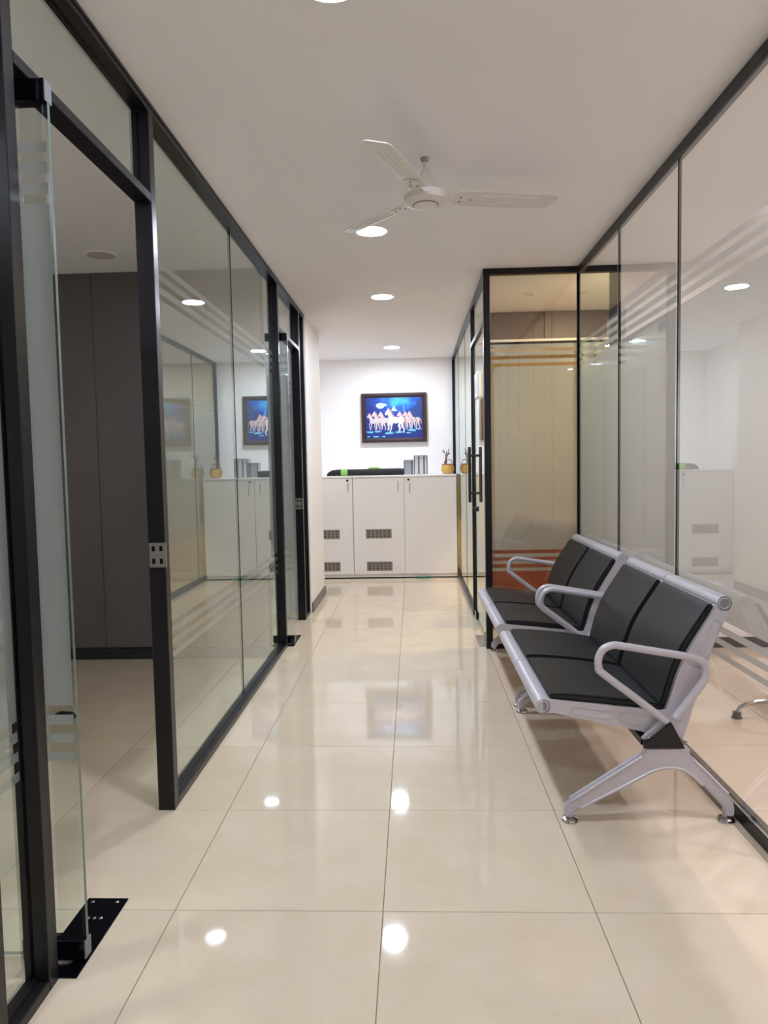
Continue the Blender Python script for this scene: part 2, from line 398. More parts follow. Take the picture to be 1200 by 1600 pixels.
# ---- right partition beside the bench
GXR = 1.2275
pr = struct(empty('wall_right', (0, 0, 0)), 'black framed frosted glass partition behind the bench')
MB().cbox((1.216, -4.2, H-0.04), (1.256, 2.905, H), 0.002).cbox((1.218, -4.2, H-0.050), (1.223, 2.905, H-0.038), 0.001).build('head_rail', 'frame', pr)
MB().cbox((1.222, -4.2, 0), (1.262, 2.905, 0.05), 0.003).cbox((1.236, -4.2, 0.048), (1.258, 2.905, 0.058), 0.001).build('sill_rail', 'frame', pr)
RJ = [2.898, 1.992, 1.129, 0.262, -0.60, -1.46, -2.32, -3.18, -4.15]
for b, a in zip(RJ[:-1], RJ[1:]):
    pane(pr, 0, GXR, a+0.002, b-0.002, 0.052, H-0.04)
    film(pr, 0, GXR+0.0056, a+0.005, b-0.005)
for y in RJ[1:-1]:
    MB().box((GXR-0.0065, y-0.003, 0.052), (GXR+0.0065, y+0.003, H-0.04)).build('silicone_joint', 'gasket', pr)
MB().cbox((1.218, -4.2, 0), (1.256, -4.152, H-0.04), 0.002).build('post', 'frame', pr)

# ---- cross partition (front of the warm lit room) and the stretch with the third door
pc = struct(empty('wall_right_cross', (0, 0, 0)), 'black framed glass front of the warm lit room')
FY0, FY1 = 2.905, 2.950; GYC = 2.928
def cpost(x0, x1): return MB().cbox((x0, FY0, 0), (x1, FY1, H-0.04), 0.002).build('post', 'frame', pc)
MB().cbox((0.592, FY0-0.004, 0), (0.636, FY1+0.01, H-0.04), 0.003).build('corner_post', 'frame', pc)
MB().cbox((1.216, FY0+0.004, 0.05), (1.228, FY1, H-0.04), 0.001).build('joint_strip', 'gasket', pc)
cpost(1.430, 1.474)
MB().cbox((0.592, FY0-0.002, H-0.04), (1.474, FY1, H), 0.002).build('head_rail', 'frame', pc)
MB().cbox((0.636, FY0, 0), (1.43, FY1, 0.05), 0.002).build('sill_rail', 'frame', pc)
for a, b in ((0.636, 1.216), (1.228, 1.43)):
    pane(pc, 1, GYC, a, b, 0.05, H-0.04); film(pc, 1, GYC+0.0056, a+0.004, b-0.004)
pf = struct(empty('wall_right_far', (0, 0, 0)), 'black framed glass partition beside the third door, running to the cabinets')
QX0, QX1, GXF = 0.596, 0.640, 0.618
MB().cbox((QX0, FY1+0.01, H-0.04), (QX1, 6.8, H), 0.002).build('head_rail', 'frame', pf)
MB().cbox((QX0, 4.02, 0), (QX1, 6.8, 0.05), 0.002).build('sill_rail', 'frame', pf)
MB().cbox((QX0, 4.0, 0), (QX1, 4.045, H-0.04), 0.002).build('post', 'frame', pf)
MB().cbox((QX0, 6.74, 0.05), (QX1, 6.785, H-0.04), 0.002).build('post', 'frame', pf)
MB().cbox((QX0, FY1+0.01, 2.215), (QX1, 4.0, 2.25), 0.002).build('door_head', 'frame', pf)
pane(pf, 0, GXF, FY1+0.01, 4.0, 2.25, H-0.04, 'transom_pane')
for a, b in ((4.045, 4.9), (4.904, 5.85), (5.854, 6.74)):
    pane(pf, 0, GXF, a, b, 0.05, H-0.04); film(pf, 0, GXF+0.0056, a+0.004, b-0.004)
for y in (4.902, 5.852): MB().box((GXF-0.0065, y-0.0035, 0.05), (GXF+0.0065, y+0.0035, H-0.04)).build('silicone_joint', 'gasket', pf)

# ------------------------------------------------------------------ glass doors
def glass_door(name, piv, ang, width, label, filmed=True, notice=False):
    """leaf built along +x from its pivot edge (x = -0.06), turned about the pivot"""
    d = struct(empty(name, piv, ang), label)
    x0, x1 = -0.06, width-0.06
    pane(d, 1, 0, x0, x1, 0.016, 2.198, 'leaf_glass', 0.012)
    if filmed: film(d, 1, 0.0066, x0+0.006, x1-0.006)
    for z0, z1, nm in ((0.010, 0.062, 'bottom_patch'), (2.150, 2.204, 'top_patch')):
        q = MB().cbox((x0+0.001, -0.017, z0), (x0+0.165, 0.017, z1), 0.002).build(nm, 'blackgloss', d)
        MB().cbox((x0-0.001, -0.0165, z0+0.002), (x0+0.0025, 0.0165, z1-0.002), 0.0008).build('end_cap', 'smoke', q)
    MB().cbox((x1-0.165, -0.017, 0.010), (x1-0.001, 0.017, 0.062), 0.002).build('corner_lock', 'blackgloss', d)
    hx = x1-0.085
    for s in (-1, 1):
        m = MB().cbox((hx-0.014, s*0.05-0.012, 0.955), (hx+0.014, s*0.05+0.012, 1.405), 0.003)
        for z in (1.03, 1.335): m.cyl((hx, s*0.007, z), (hx, s*0.05, z), 0.010, 12)
        m.build('pull_handle', 'black', d)
    for s in (-1, 1): MB().cyl((hx, s*0.007, 0.945-0.045), (hx, s*0.032, 0.945-0.045), 0.021, 16).build('lock_cylinder', 'black', d)
    if notice:
        nx = 0.43
        q = MB().cbox((nx-0.09, 0.0062, 1.755), (nx+0.09, 0.034, 1.945), 0.006).build('notice_holder', 'white', d)
        MB().box((nx-0.062, 0.0335, 1.79), (nx+0.062, 0.0355, 1.90)).build('notice_sheet', 'screen', q)
    return d
def floor_spring(loc, rz, label, mat='blackgloss'):
    r = empty('floor_spring_plate', loc, rz)
    MB().cbox((-0.06, 0.0, -0.004), (0.06, 0.33, 0.0035), 0.001).build('cover_plate', mat, r)
    for x, y in ((-0.038, 0.31), (0.034, 0.31), (-0.018, 0.235), (0.0, 0.235), (0.018, 0.235)): MB().lathe([(0.005, 0.0), (0.005, 0.0044), (0.003, 0.0052)], (x, y, 0), 10).build('screw', 'steel', r)
    MB().lathe([(0.026, 0.002), (0.026, 0.007), (0.014, 0.009)], (0, 0.07, 0), 20).build('pivot_boss', 'steel', r)
    tag(r, label, 'floor hinge'); return r
glass_door('door_1', (-0.817, -0.21, 0), math.pi, 0.86, 'open frameless glass door nearest the camera, folded into the left room')
floor_spring((-0.816, -0.28, 0), 0, 'black floor spring plate under the open glass door nearest the camera')
glass_door('door_2', (-0.817, 3.09, 0), math.pi, 0.85, 'open frameless glass door beside the white pier')
floor_spring((-0.816, 3.02, 0), 0, 'black floor spring plate under the glass door beside the white pier')
glass_door('door_3', (GXF, 3.025, 0), math.pi/2, 1.02, 'closed glass door with black bar handle on the right', filmed=False, notice=True)
floor_spring((GXF-0.01, 2.965, 0), 0, 'steel floor spring plate under the closed glass door on the right', 'steel')

# ------------------------------------------------------------------ ceiling downlights
def downlight(x, y, label, mat='lamp', r=0.08, group=None):
    e = empty('ceiling_downlight', (x, y, H))
    MB().lathe([(r+0.012, 0.0), (r+0.012, -0.004), (r+0.006, -0.0075), (r, -0.006), (r, -0.001)], n=40).build('trim_ring', 'white', e, smooth=30)
    m = MB(); n = 40
    m.add([(r*math.cos(2*math.pi*k/n), r*math.sin(2*math.pi*k/n), -0.0062) for k in range(n)] + [(r*math.cos(2*math.pi*k/n), r*math.sin(2*math.pi*k/n), -0.002) for k in range(n)],
          [tuple(range(n))[::-1], tuple(range(n, 2*n))] + [(k, (k+1) % n, n+(k+1) % n, n+k) for k in range(n)])
    m.build('diffuser', mat, e)
    tag(e, label, 'ceiling light', group); return e
downlight(-0.10, 5.96, 'lit round downlight farthest away, above the horse picture')
downlight(-0.105, 3.60, 'lit round downlight second from the back wall')
downlight(-0.10, 2.06, 'lit round downlight just behind the ceiling fan blade tip')
downlight(-0.095, 0.02, 'lit round downlight at the top edge of the photo, nearest the camera')
downlight(-0.10, -1.85, 'lit round corridor downlight right above the camera')
downlight(-1.735, 2.343, 'unlit round downlight in the dim left room', 'lamp_off')
downlight(-2.3, -1.3, 'added unseen fill downlight of the left room behind the camera', 'lamp_left_fill')  # added lamp out of view, brightens the left room and the corridor
downlight(2.35, 1.65, 'lit round downlight of the right office near its end wall', 'lamp_right')
downlight(2.35, -0.35, 'lit round downlight in the middle of the right office', 'lamp_right')
downlight(2.35, -2.3, 'lit round downlight of the right office behind the camera', 'lamp_right')
downlight(1.62, 3.22, 'lit warm downlight in the far right room just behind the white end wall', 'lamp_gold')
downlight(1.9, 5.6, 'lit warm downlight in the far right room behind the brown bulkhead', 'lamp_gold')
downlight(1.02, 3.65, 'small unlit ceiling disc in the far right room near the glass front', 'lamp_off', 0.04)

# ------------------------------------------------------------------ ceiling fan
fan = empty('ceiling_fan', (0.178, 1.155, H))
tag(fan, 'white three-blade ceiling fan on a short rod', 'fan')
MB().lathe([(0.009, -0.018), (0.016, -0.013), (0.019, -0.005), (0.018, 0.0)], n=24).build('ceiling_canopy', 'steel', fan, smooth=40)
MB().lathe([(0.009, -0.11), (0.009, -0.015)], n=16).lathe([(0.021, -0.112), (0.021, -0.06), (0.010, -0.045)], n=20).build('down_rod', 'fan', fan, smooth=40)
FZ = -0.165
body = MB().lathe([(0.050, FZ-0.028), (0.075, FZ-0.026), (0.091, FZ-0.016), (0.096, FZ), (0.094, FZ+0.014), (0.080, FZ+0.026), (0.052, FZ+0.036), (0.034, FZ+0.052), (0.028, FZ+0.06)], n=40).build('motor_housing', 'fan', fan, smooth=40)
MB().lathe([(0.0535, FZ-0.0305), (0.056, FZ-0.0285), (0.056, FZ-0.026)], n=40).build('cap_ring', 'fantrim', body, smooth=40)
MB().lathe([(0.03, FZ-0.0345), (0.048, FZ-0.033), (0.052, FZ-0.028)], n=40).build('bottom_cap', 'fan', body, smooth=40)
def fan_blade(ang):
    # outline in blade space: x outward, y across; pitched about its own axis
    R0, R1 = 0.125, 0.578
    out = [(R0, -0.042), (R0+0.05, -0.055), (0.36, -0.057), (R1-0.05, -0.053), (R1-0.008, -0.046), (R1, -0.030), (R1-0.022, 0.040), (R1-0.04, 0.050), (0.36, 0.057), (R0+0.05, 0.055), (R0, 0.042)]
    pit = math.radians(11)
    def tr(x, y, z):
        y2 = y*math.cos(pit)-z*math.sin(pit)*(-1); z2 = -y*math.sin(pit)+z*math.cos(pit)
        ca, sa = math.cos(ang), math.sin(ang)
        return (x*ca-y2*sa, x*sa+y2*ca, FZ+0.004+z2)
    n = len(out); m = MB()
    m.add([tr(x, y, 0) for x, y in out]+[tr(x, y, 0.003) for x, y in out], [tuple(range(n))[::-1], tuple(range(n, 2*n))]+[(k, (k+1) % n, n+(k+1) % n, n+k) for k in range(n)])
    b = m.build('blade', 'fan', fan)
    for yy in (-0.028, 0.0, 0.028):   # pressed ribs along the blade
        MB().tube([tr(0.24, yy, -0.0005), tr(0.50, yy, -0.0005)], 0.0022, 6).build('blade_rib', 'fan', b, smooth=40)
    m = MB()
    pts = [(0.075, -0.022), (0.13, -0.024), (0.20, -0.03), (0.215, 0.0), (0.20, 0.03), (0.13, 0.024), (0.075, 0.022)]
    n = len(pts)
    m.add([tr(x, y, -0.001) for x, y in pts]+[tr(x, y, -0.004) for x, y in pts], [tuple(range(n)), tuple(range(n, 2*n))[::-1]]+[(k, n+k, n+(k+1) % n, (k+1) % n) for k in range(n)])
    br = m.build('blade_bracket', 'fan', fan)
    for x, y in ((0.15, -0.015), (0.15, 0.015), (0.195, 0.0)):
        MB().tube([tr(x, y, -0.0035), tr(x, y, -0.007)], 0.005, 8).build('screw', 'fantrim', br)
for k in range(3): fan_blade(math.radians(11+120*k))

# ------------------------------------------------------------------ waiting benches
BX = 0.932                                 # bench origin in x, profile numbers below are room coordinates
def pf_(l): return [(x-BX, z) for x, z in l]
def smooth_path(pts, per=6):
    # Catmull-Rom through the points
    P = [Vector((x, 0, z)) for x, z in pts]; out = []
    for i in range(len(P)-1):
        p0, p1, p2, p3 = P[max(i-1, 0)], P[i], P[i+1], P[min(i+2, len(P)-1)]
        for k in range(per):
            t = k/per
            out.append(0.5*((2*p1)+(p2-p0)*t+(2*p0-5*p1+4*p2-p3)*t*t+(3*p1-p0-3*p2+p3)*t**3))
    out.append(P[-1]); return [(p.x, p.z) for p in out]
LEG = [(0.632, 0.030), (0.632, 0.046), (0.639, 0.062), (0.655, 0.076), (0.90, 0.236), (0.909, 0.252), (0.913, 0.268), (1.062, 0.268), (1.066, 0.245), (1.078, 0.222), (1.128, 0.173), (1.195, 0.103), (1.215, 0.072), (1.220, 0.048), (1.219, 0.020), (1.190, 0.020), (1.186, 0.046), (1.109, 0.135), (1.062, 0.178), (1.030, 0.192), (0.996, 0.197), (0.943, 0.187), (0.89, 0.159), (0.689, 0.052), (0.668, 0.040), (0.662, 0.020), (0.634, 0.020)]
ARM = [(0.988, 0.355), (0.90, 0.426), (0.766, 0.530), (0.755, 0.548), (0.752, 0.570), (0.757, 0.594), (0.772, 0.616), (0.802, 0.628), (0.84, 0.624), (0.95, 0.605), (1.059, 0.586), (1.092, 0.577), (1.114, 0.560), (1.123, 0.533), (1.116, 0.503), (1.09, 0.465), (1.018, 0.368)]
BACKF = [(1.000, 0.388), (1.014, 0.440), (1.033, 0.501), (1.066, 0.583), (1.105, 0.651), (1.147, 0.719), (1.172, 0.762)]
BACKR = [(1.196, 0.700), (1.160, 0.617), (1.117, 0.483), (1.076, 0.340), (1.059, 0.286)]
def build_bench(label):
    r = empty('waiting_bench', (0.92, 0, 0)); LEN = 1.12
    def leg(y):
        m = MB().prism(pf_(LEG), 1, y-0.015, y+0.015)
        o = m.build('leg', 'silver', r, smooth=35, bevel=0.005)
        for s in (-1, 1):
            for path in (LEG[3:5], LEG[9:12], LEG[17:24]):
                MB().tube([(x-BX, y+s*0.0125, z) for x, z in (smooth_path(path, 3) if len(path) > 2 else path)], 0.0062, 8).build('leg_ridge', 'silver', o, smooth=50)
        for x in (0.653, 1.196):
            MB().lathe([(0.027, 0.0), (0.029, 0.004), (0.027, 0.010), (0.012, 0.016), (0.009, 0.03)], (x-BX, y, 0.0005), 24).build('foot_pad', 'chrome', o, smooth=40)
    for y in (0.0, LEN): leg(y)
    tri = [(0.905, 0.268), (0.905, 0.291), (0.925, 0.297), (1.000, 0.358), (1.046, 0.268)]
    MB().prism(pf_(tri), 1, 0.014, LEN-0.014).build('beam', 'frame', r)
    for y in (-0.012, LEN+0.012):
        MB().prism(pf_(tri), 1, y-0.008, y+0.008).build('beam_cap', 'black', r, bevel=0.0015)
    for y, s in ((0.0, 1), (LEN, -1)):
        a = MB().tube([(x-BX, y, z) for x, z in smooth_path(ARM, 4)], 0.0135, 12).build('armrest', 'silver', r, smooth=50)
        pl_ = MB().prism(pf_([(0.905, 0.292), (0.945, 0.285), (1.005, 0.352), (0.975, 0.366)]), 1, y+s*0.002, y+s*0.022).build('arm_bracket', 'silver', a, bevel=0.002)
        for x, z in ((0.925, 0.300), (0.937, 0.296), (0.958, 0.326), (1.052, 0.282)):
            MB().lathe([(0.006, 0), (0.006, 0.004), (0.003, 0.006)], (x-BX, y-0.006 if s > 0 else y+0.006, z+0.002), 10).build('bolt', 'chrome', a)
    roll_c, roll_r = (0.566, 0.401), 0.0265
    top_c, top_r = (1.196, 0.764), 0.027
    side = [(0.566, 0.4275), (0.585, 0.426), (0.985, 0.383), (1.000, 0.388)] + smooth_path(BACKF, 2)[1:] + [(1.182, 0.787), (1.200, 0.791), (1.216, 0.783), (1.223, 0.766), (1.218, 0.745)] + BACKR + [(0.934, 0.301), (0.907, 0.311), (0.603, 0.378), (0.566, 0.3745)]
    for a, b in ((0.032, 0.556), (0.562, 1.088)):
        sh = MB()
        pan = [(0.566, 0.4275), (0.585, 0.424), (0.985, 0.381), (0.999, 0.386)] + smooth_path(BACKF, 2)[1:] + [(1.190, 0.786), (1.190, 0.760)] + [(x+0.014, z-0.006) for x, z in smooth_path(BACKF, 2)[::-1]] + [(1.0, 0.366), (0.60, 0.409), (0.566, 0.41)]
        sh.prism(pf_(pan), 1, a+0.004, b-0.004)
        sh.cyl((roll_c[0]-BX, a, roll_c[1]), (roll_c[0]-BX, b, roll_c[1]), roll_r, 24)
        sh.cyl((top_c[0]-BX, a, top_c[1]), (top_c[0]-BX, b, top_c[1]), top_r, 24)
        for y in (a, b-0.010): sh.prism(pf_(side), 1, y, y+0.010)
        so = sh.build('seat_shell', 'silver', r, smooth=35)
        # pressed slots and roll end rings on both side flanges
        for y in (a-0.0005, b+0.0005):
            for c, R in ((roll_c, 0.018), (top_c, 0.018)):
                MB().tube([(c[0]-BX+R*math.cos(t*math.pi/10), y, c[1]+R*math.sin(t*math.pi/10)) for t in range(20)], 0.0022, 6, closed=True).build('end_ring', 'silver', so, smooth=60)
            for (xa, za), (xb, zb), R in (((0.68, 0.388), (0.80, 0.370), 0.013), ((0.855, 0.357), (0.955, 0.342), 0.021), ((1.166, 0.692), (1.122, 0.590), 0.017), ((1.10, 0.53), (1.055, 0.37), 0.019)):
                d = Vector((xb-xa, zb-za)).normalized(); nn = Vector((-d.y, d.x)); loop = []
                for k in range(9):
                    t = math.pi*k/8; q = Vector((xb, zb))+nn*R*math.cos(t)+d*R*math.sin(t); loop.append((q.x-BX, y, q.y))
                for k in range(9):
                    t = math.pi*k/8; q = Vector((xa, za))-nn*R*math.cos(t)-d*R*math.sin(t); loop.append((q.x-BX, y, q.y))
                MB().tube(loop, 0.0022, 6, closed=True).build('pressed_slot', 'silver', so, smooth=60)
        # seat cushion: padded slab, slightly bowed
        n = 8; up = []; lo = []
        for k in range(n+1):
            t = k/n; x = 0.590+t*0.408; z = 0.4265-0.0445*t
            up.append((x, z+0.015+0.010*math.sin(math.pi*min(1, t*1.0))**0.5)); lo.append((x, z-0.001))
        MB().prism(pf_(up+lo[::-1]), 1, a+0.014, b-0.014).build('seat_cushion', 'pu', r, smooth=35, bevel=0.006)
        bf = smooth_path([(0.996, 0.392)]+BACKF[1:-1]+[(1.166, 0.757)], 3)
        N_ = len(bf); front = []
        for k, (x, z) in enumerate(bf):
            q0 = bf[max(k-1, 0)]; q1 = bf[min(k+1, N_-1)]; d = Vector((q1[0]-q0[0], q1[1]-q0[1])).normalized(); nn = Vector((-d.y, d.x))
            th = 0.015+0.011*math.sin(math.pi*k/(N_-1))**0.5
            front.append((x+nn.x*th, z+nn.y*th))
        MB().prism(pf_(front+[(x+0.001, z) for x, z in bf[::-1]]), 1, a+0.014, b-0.014).build('back_cushion', 'pu', r, smooth=35, bevel=0.006)
    tag(r, label, 'bench', 'two-seat waiting benches'); return r
b1 = build_bench('black padded two-seat metal bench nearest the camera'); b1.location[1] = 0.525
b2 = copy_tree(b1); b2.location[1] = 1.735; b2['label'] = 'black padded two-seat metal bench farther away, by the warm glass front'

# ------------------------------------------------------------------ cabinets on the back wall
CY, CZ = 6.05, 1.158
def vent(parent, x, z, w=0.288, h=0.105):
    y = CY-0.019
    fr = MB(); bw = 0.014
    fr.box((x-w/2, y-0.004, z-h/2), (x+w/2, y, z-h/2+bw)).box((x-w/2, y-0.004, z+h/2-bw), (x+w/2, y, z+h/2))
    fr.box((x-w/2, y-0.004, z-h/2+bw), (x-w/2+bw, y, z+h/2-bw)).box((x+w/2-bw, y-0.004, z-h/2+bw), (x+w/2, y, z+h/2-bw))
    iw, ih = w-2*bw, h-2*bw; nc, nr = 6, 3
    for k in range(1, nc): 
        xx = x-w/2+bw+iw*k/nc; fr.box((xx-0.007, y-0.0035, z-h/2+bw), (xx+0.007, y, z+h/2-bw))
    for k in range(1, nr):
        zz = z-h/2+bw+ih*k/nr; fr.box((x-w/2+bw, y-0.003, zz-0.0045), (x+w/2-bw, y, zz+0.0045))
    o = fr.build('vent_grille', 'grille', parent)
    MB().box((x-w/2+0.004, y-0.001, z-h/2+0.004), (x+w/2-0.004, y+0.0005, z+h/2-0.004)).build('vent_shade_sheet', 'ventback', o)  # dark sheet coloured as the shade inside the vent slots
def cab_door(cab, x0, x1, lock=None, handle=None, vents=(), key=False):
    d = MB().cbox((x0+0.0035, CY-0.019, 0.052), (x1-0.0035, CY-0.0005, CZ-0.026), 0.0015).build('door', 'laminate', cab)
    if lock is not None:
        q = MB().cyl((lock, CY-0.024, 1.108), (lock, CY-0.018, 1.108), 0.013, 16).build('lock', 'black', d)
    if handle is not None:
        hx, z0, z1 = handle
        MB().tube([(hx, CY-0.019, z0), (hx, CY-0.036, z0+0.008), (hx, CY-0.036, z1-0.008), (hx, CY-0.019, z1)], 0.0042, 8).build('handle', 'steel', d, smooth=50)
    if key:
        MB().cbox((lock+0.003, CY-0.028, 0.985-0.05), (lock+0.013, CY-0.024, 0.985), 0.001).cyl((lock, CY-0.034, 1.108), (lock, CY-0.024, 1.108), 0.007, 10).build('key', 'steel', d)
    for x, z in vents: vent(d, x, z)
def cabinet(x0, x1, label):
    r = empty('storage_cabinet', ((x0+x1)/2, (CY+6.79)/2, 0)); off = r.location
    def fix(o): o.matrix_parent_inverse = Matrix.Translation(-off); return o
    fix(MB().box((x0, CY, 0.05), (x1, 6.79, CZ-0.022)).build('carcass', 'laminate', r))
    fix(MB().box((x0, CY+0.012, 0.012), (x1, 6.79, 0.05)).build('plinth', 'laminate', r))
    fix(MB().box((x0+0.002, CY+0.02, 0.0005), (x1-0.002, 6.78, 0.012)).build('plinth_shadow_gap', 'gasket', r))  # black strip stands in for the shadow gap under the plinth
    fix(MB().cbox((x0, CY-0.02, CZ-0.022), (x1, 6.79, CZ), 0.002).build('top_panel', 'laminate', r))
    tag(r, label, 'cabinet', 'white storage cabinets along the back wall'); return r, fix
ca, fixa = cabinet(-1.165, -0.571, 'white storage cabinet half hidden by the white pier')
cb, fixb = cabinet(-0.568, 0.590, 'white two-door storage cabinet in the middle below the horse picture')
n0 = set(bpy.data.objects)
cab_door(ca, -1.165, -0.571, lock=-0.627, handle=(-0.620, 0.985, 1.085), vents=((-0.868, 0.507), (-0.868, 0.141)), key=False)
for o in set(bpy.data.objects)-n0:
    if o.parent == ca: fixa(o)
n0 = set(bpy.data.objects)
cab_door(cb, -0.568, 0.006, handle=(-0.061, 0.975, 1.09), vents=((-0.286, 0.507), (-0.282, 0.141)))
cab_door(cb, 0.006, 0.590, lock=0.056, handle=(0.066, 0.965, 1.065))
for o in set(bpy.data.objects)-n0:
    if o.parent == cb: fixb(o)
gs = MB().cbox((0.12, CY-0.013, 0.026), (0.29, CY+0.03, 0.041), 0.003).build('green_strip', 'dgreen')
gs.location = (0, -0.02, -0.0255); tag(gs, 'dark green strip lying under the right cabinet door', 'strip')

# ------------------------------------------------------------------ things on the cabinets
bag = empty('tripod_bag', (-0.44, 6.28, CZ))
prof = []
m = MB(); secs = [(-0.445, 0.012, 0.006), (-0.43, 0.03, 0.02), (-0.38, 0.055, 0.034), (-0.30, 0.062, 0.037), (0.0, 0.064, 0.037), (0.30, 0.066, 0.038), (0.40, 0.066, 0.038), (0.445, 0.06, 0.036)]
n = 16; vs = []; fs = []
for x, ry, rz in secs:
    for k in range(n):
        a = 2*math.pi*k/n; ca_, sa_ = math.cos(a), math.sin(a)
        sx = math.copysign(abs(ca_)**0.6, ca_); sz = math.copysign(abs(sa_)**0.6, sa_)
        vs.append((x, ry*sx, 0.001+rz+rz*sz))
for i in range(len(secs)-1):
    for k in range(n): fs.append((i*n+k, i*n+(k+1) % n, (i+1)*n+(k+1) % n, (i+1)*n+k))
fs.append(tuple(range(n))[::-1]); fs.append(tuple(range((len(secs)-1)*n, len(secs)*n)))
m.add(vs, fs).build('bag_body', 'bag', bag, smooth=50)
def band(x0, x1, r, rz, nm):
    b = MB(); vs = []; fs = []
    for x in (x0, x1):
        for k in range(n):
            a = 2*math.pi*k/n; ca_, sa_ = math.cos(a), math.sin(a)
            vs.append((x, r*math.copysign(abs(ca_)**0.6, ca_), 0.0005+rz+rz*math.copysign(abs(sa_)**0.6, sa_)))
    for k in range(n): fs.append((k, (k+1) % n, n+(k+1) % n, n+k))
    fs.append(tuple(range(n))[::-1]); fs.append(tuple(range(n, 2*n)))
    b.add(vs, fs).build(nm, 'green', bag, smooth=50)
band(-0.275, -0.200, 0.066, 0.0392, 'green_band')
MB().tube([(0.03, -0.03, 0.074), (0.055, -0.033, 0.085), (0.10, -0.035, 0.087), (0.15, -0.034, 0.085), (0.185, -0.03, 0.074)], [0.006, 0.009, 0.010, 0.010, 0.006], 10).build('carry_loop', 'green', bag, smooth=50)
tag(bag, 'long black tripod bag with lime green bands lying on the cabinets', 'bag')

def acrylic_box(name, x0, x1, y0, y1, h, label, dark):
    r = empty(name, ((x0+x1)/2, (y0+y1)/2, CZ)); w2, d2 = (x1-x0)/2, (y1-y0)/2
    m = MB().box((-w2, -d2, 0.001), (w2, d2, 0.006))
    t = 0.004
    m.box((-w2, d2-t, 0.006), (w2, d2, h)).box((-w2, -d2, 0.006), (-w2+t, d2-t, h)).box((w2-t, -d2, 0.006), (w2, d2-t, h))
    m.build('acrylic_case', 'acrylic', r)
    MB().box((-w2+t, -d2, 0.006), (w2-t, -d2+t, h)).build('front_panel', 'haze' if dark else 'acrylic', r)
    m = MB()
    for x in ([-0.97, 0.62] if dark else [-0.97, -0.3, 0.5, 0.97]):
        wd = 0.02 if not dark else 0.026
        MB().box((x*w2-wd/2 if abs(x) < 0.9 else x*w2-0.006, -d2-0.0015, 0.004), (x*w2+wd/2 if abs(x) < 0.9 else x*w2+0.006, -d2+0.001, h-0.004)).build('smoked_divider', 'smoke', r)
    MB().box((-w2-0.003, -d2-0.004, h), (w2+0.003, d2, h+0.004)).build('lid', 'smoke', r)
    MB().box((-w2-0.003, -d2-0.004, h-0.03), (w2+0.003, -d2-0.002, h-0.027)).build('lid_rim', 'smoke', r)
    tag(r, label, 'box'); return r
acrylic_box('display_box', 0.008, 0.118, 6.24, 6.40, 0.165, 'smoky clear acrylic box next to the black bag', True)
acrylic_box('display_box', 0.124, 0.272, 6.22, 6.40, 0.215, 'taller clear acrylic box with dark upright strips on the cabinets', False)

pot = empty('pumpkin_pot', (0.505, 6.28, CZ))
n = 40; vs = []; fs = []; prof = [(0.045, 0.001), (0.062, 0.012), (0.076, 0.045), (0.077, 0.07), (0.070, 0.098), (0.058, 0.113), (0.050, 0.115), (0.046, 0.10)]
for r, z in prof:
    for k in range(n):
        a = 2*math.pi*k/n; rr = r*(1-0.06*abs(math.sin(a*6)) ** 4 - 0.03*(1-abs(math.sin(a*5)))); vs.append((rr*math.cos(a), rr*math.sin(a), z))
for i in range(len(prof)-1):
    for k in range(n): fs.append((i*n+k, i*n+(k+1) % n, (i+1)*n+(k+1) % n, (i+1)*n+k))
fs.append(tuple(range(n))[::-1]); fs.append(tuple(range((len(prof)-1)*n, len(prof)*n)))
MB().add(vs, fs).build('pot_body', 'pumpkin', pot, smooth=60)
MB().lathe([(0.066, 0.104), (0.066, 0.113), (0.058, 0.117), (0.05, 0.114)], n=32).build('pot_rim', 'twig', pot, smooth=40)
MB().tube([(0.052, 0, 0.108), (0.05, 0, 0.14), (0.035, 0, 0.162), (0.012, 0, 0.168), (-0.005, 0, 0.155), (-0.012, 0, 0.115)], 0.0045, 8).build('wicker_handle', 'twig', pot, smooth=60)
for path in ([(-0.02, 0, 0.10), (-0.024, 0.0, 0.16), (-0.018, 0, 0.205), (-0.034, 0, 0.245), (-0.04, 0, 0.285)], [(-0.02, 0.004, 0.12), (-0.012, 0, 0.18), (0.004, 0, 0.225), (0.012, 0, 0.27), (0.016, 0, 0.29)],
             [(-0.018, 0, 0.205), (-0.008, 0, 0.235), (-0.012, 0, 0.265)], [(0.004, 0, 0.225), (0.024, 0, 0.238), (0.032, 0, 0.24)], [(-0.034, 0, 0.245), (-0.052, 0, 0.262), (-0.056, 0, 0.275)], [(-0.03, -0.004, 0.10), (-0.034, 0, 0.14), (-0.02, 0, 0.17)]):
    MB().tube(path, [0.0065*(1-0.75*k/(len(path)-1))+0.001 for k in range(len(path))], 6).build('dry_twig', 'twig', pot, smooth=60)
tag(pot, 'amber pumpkin-shaped pot holding dry twigs at the right end of the cabinets', 'pot')

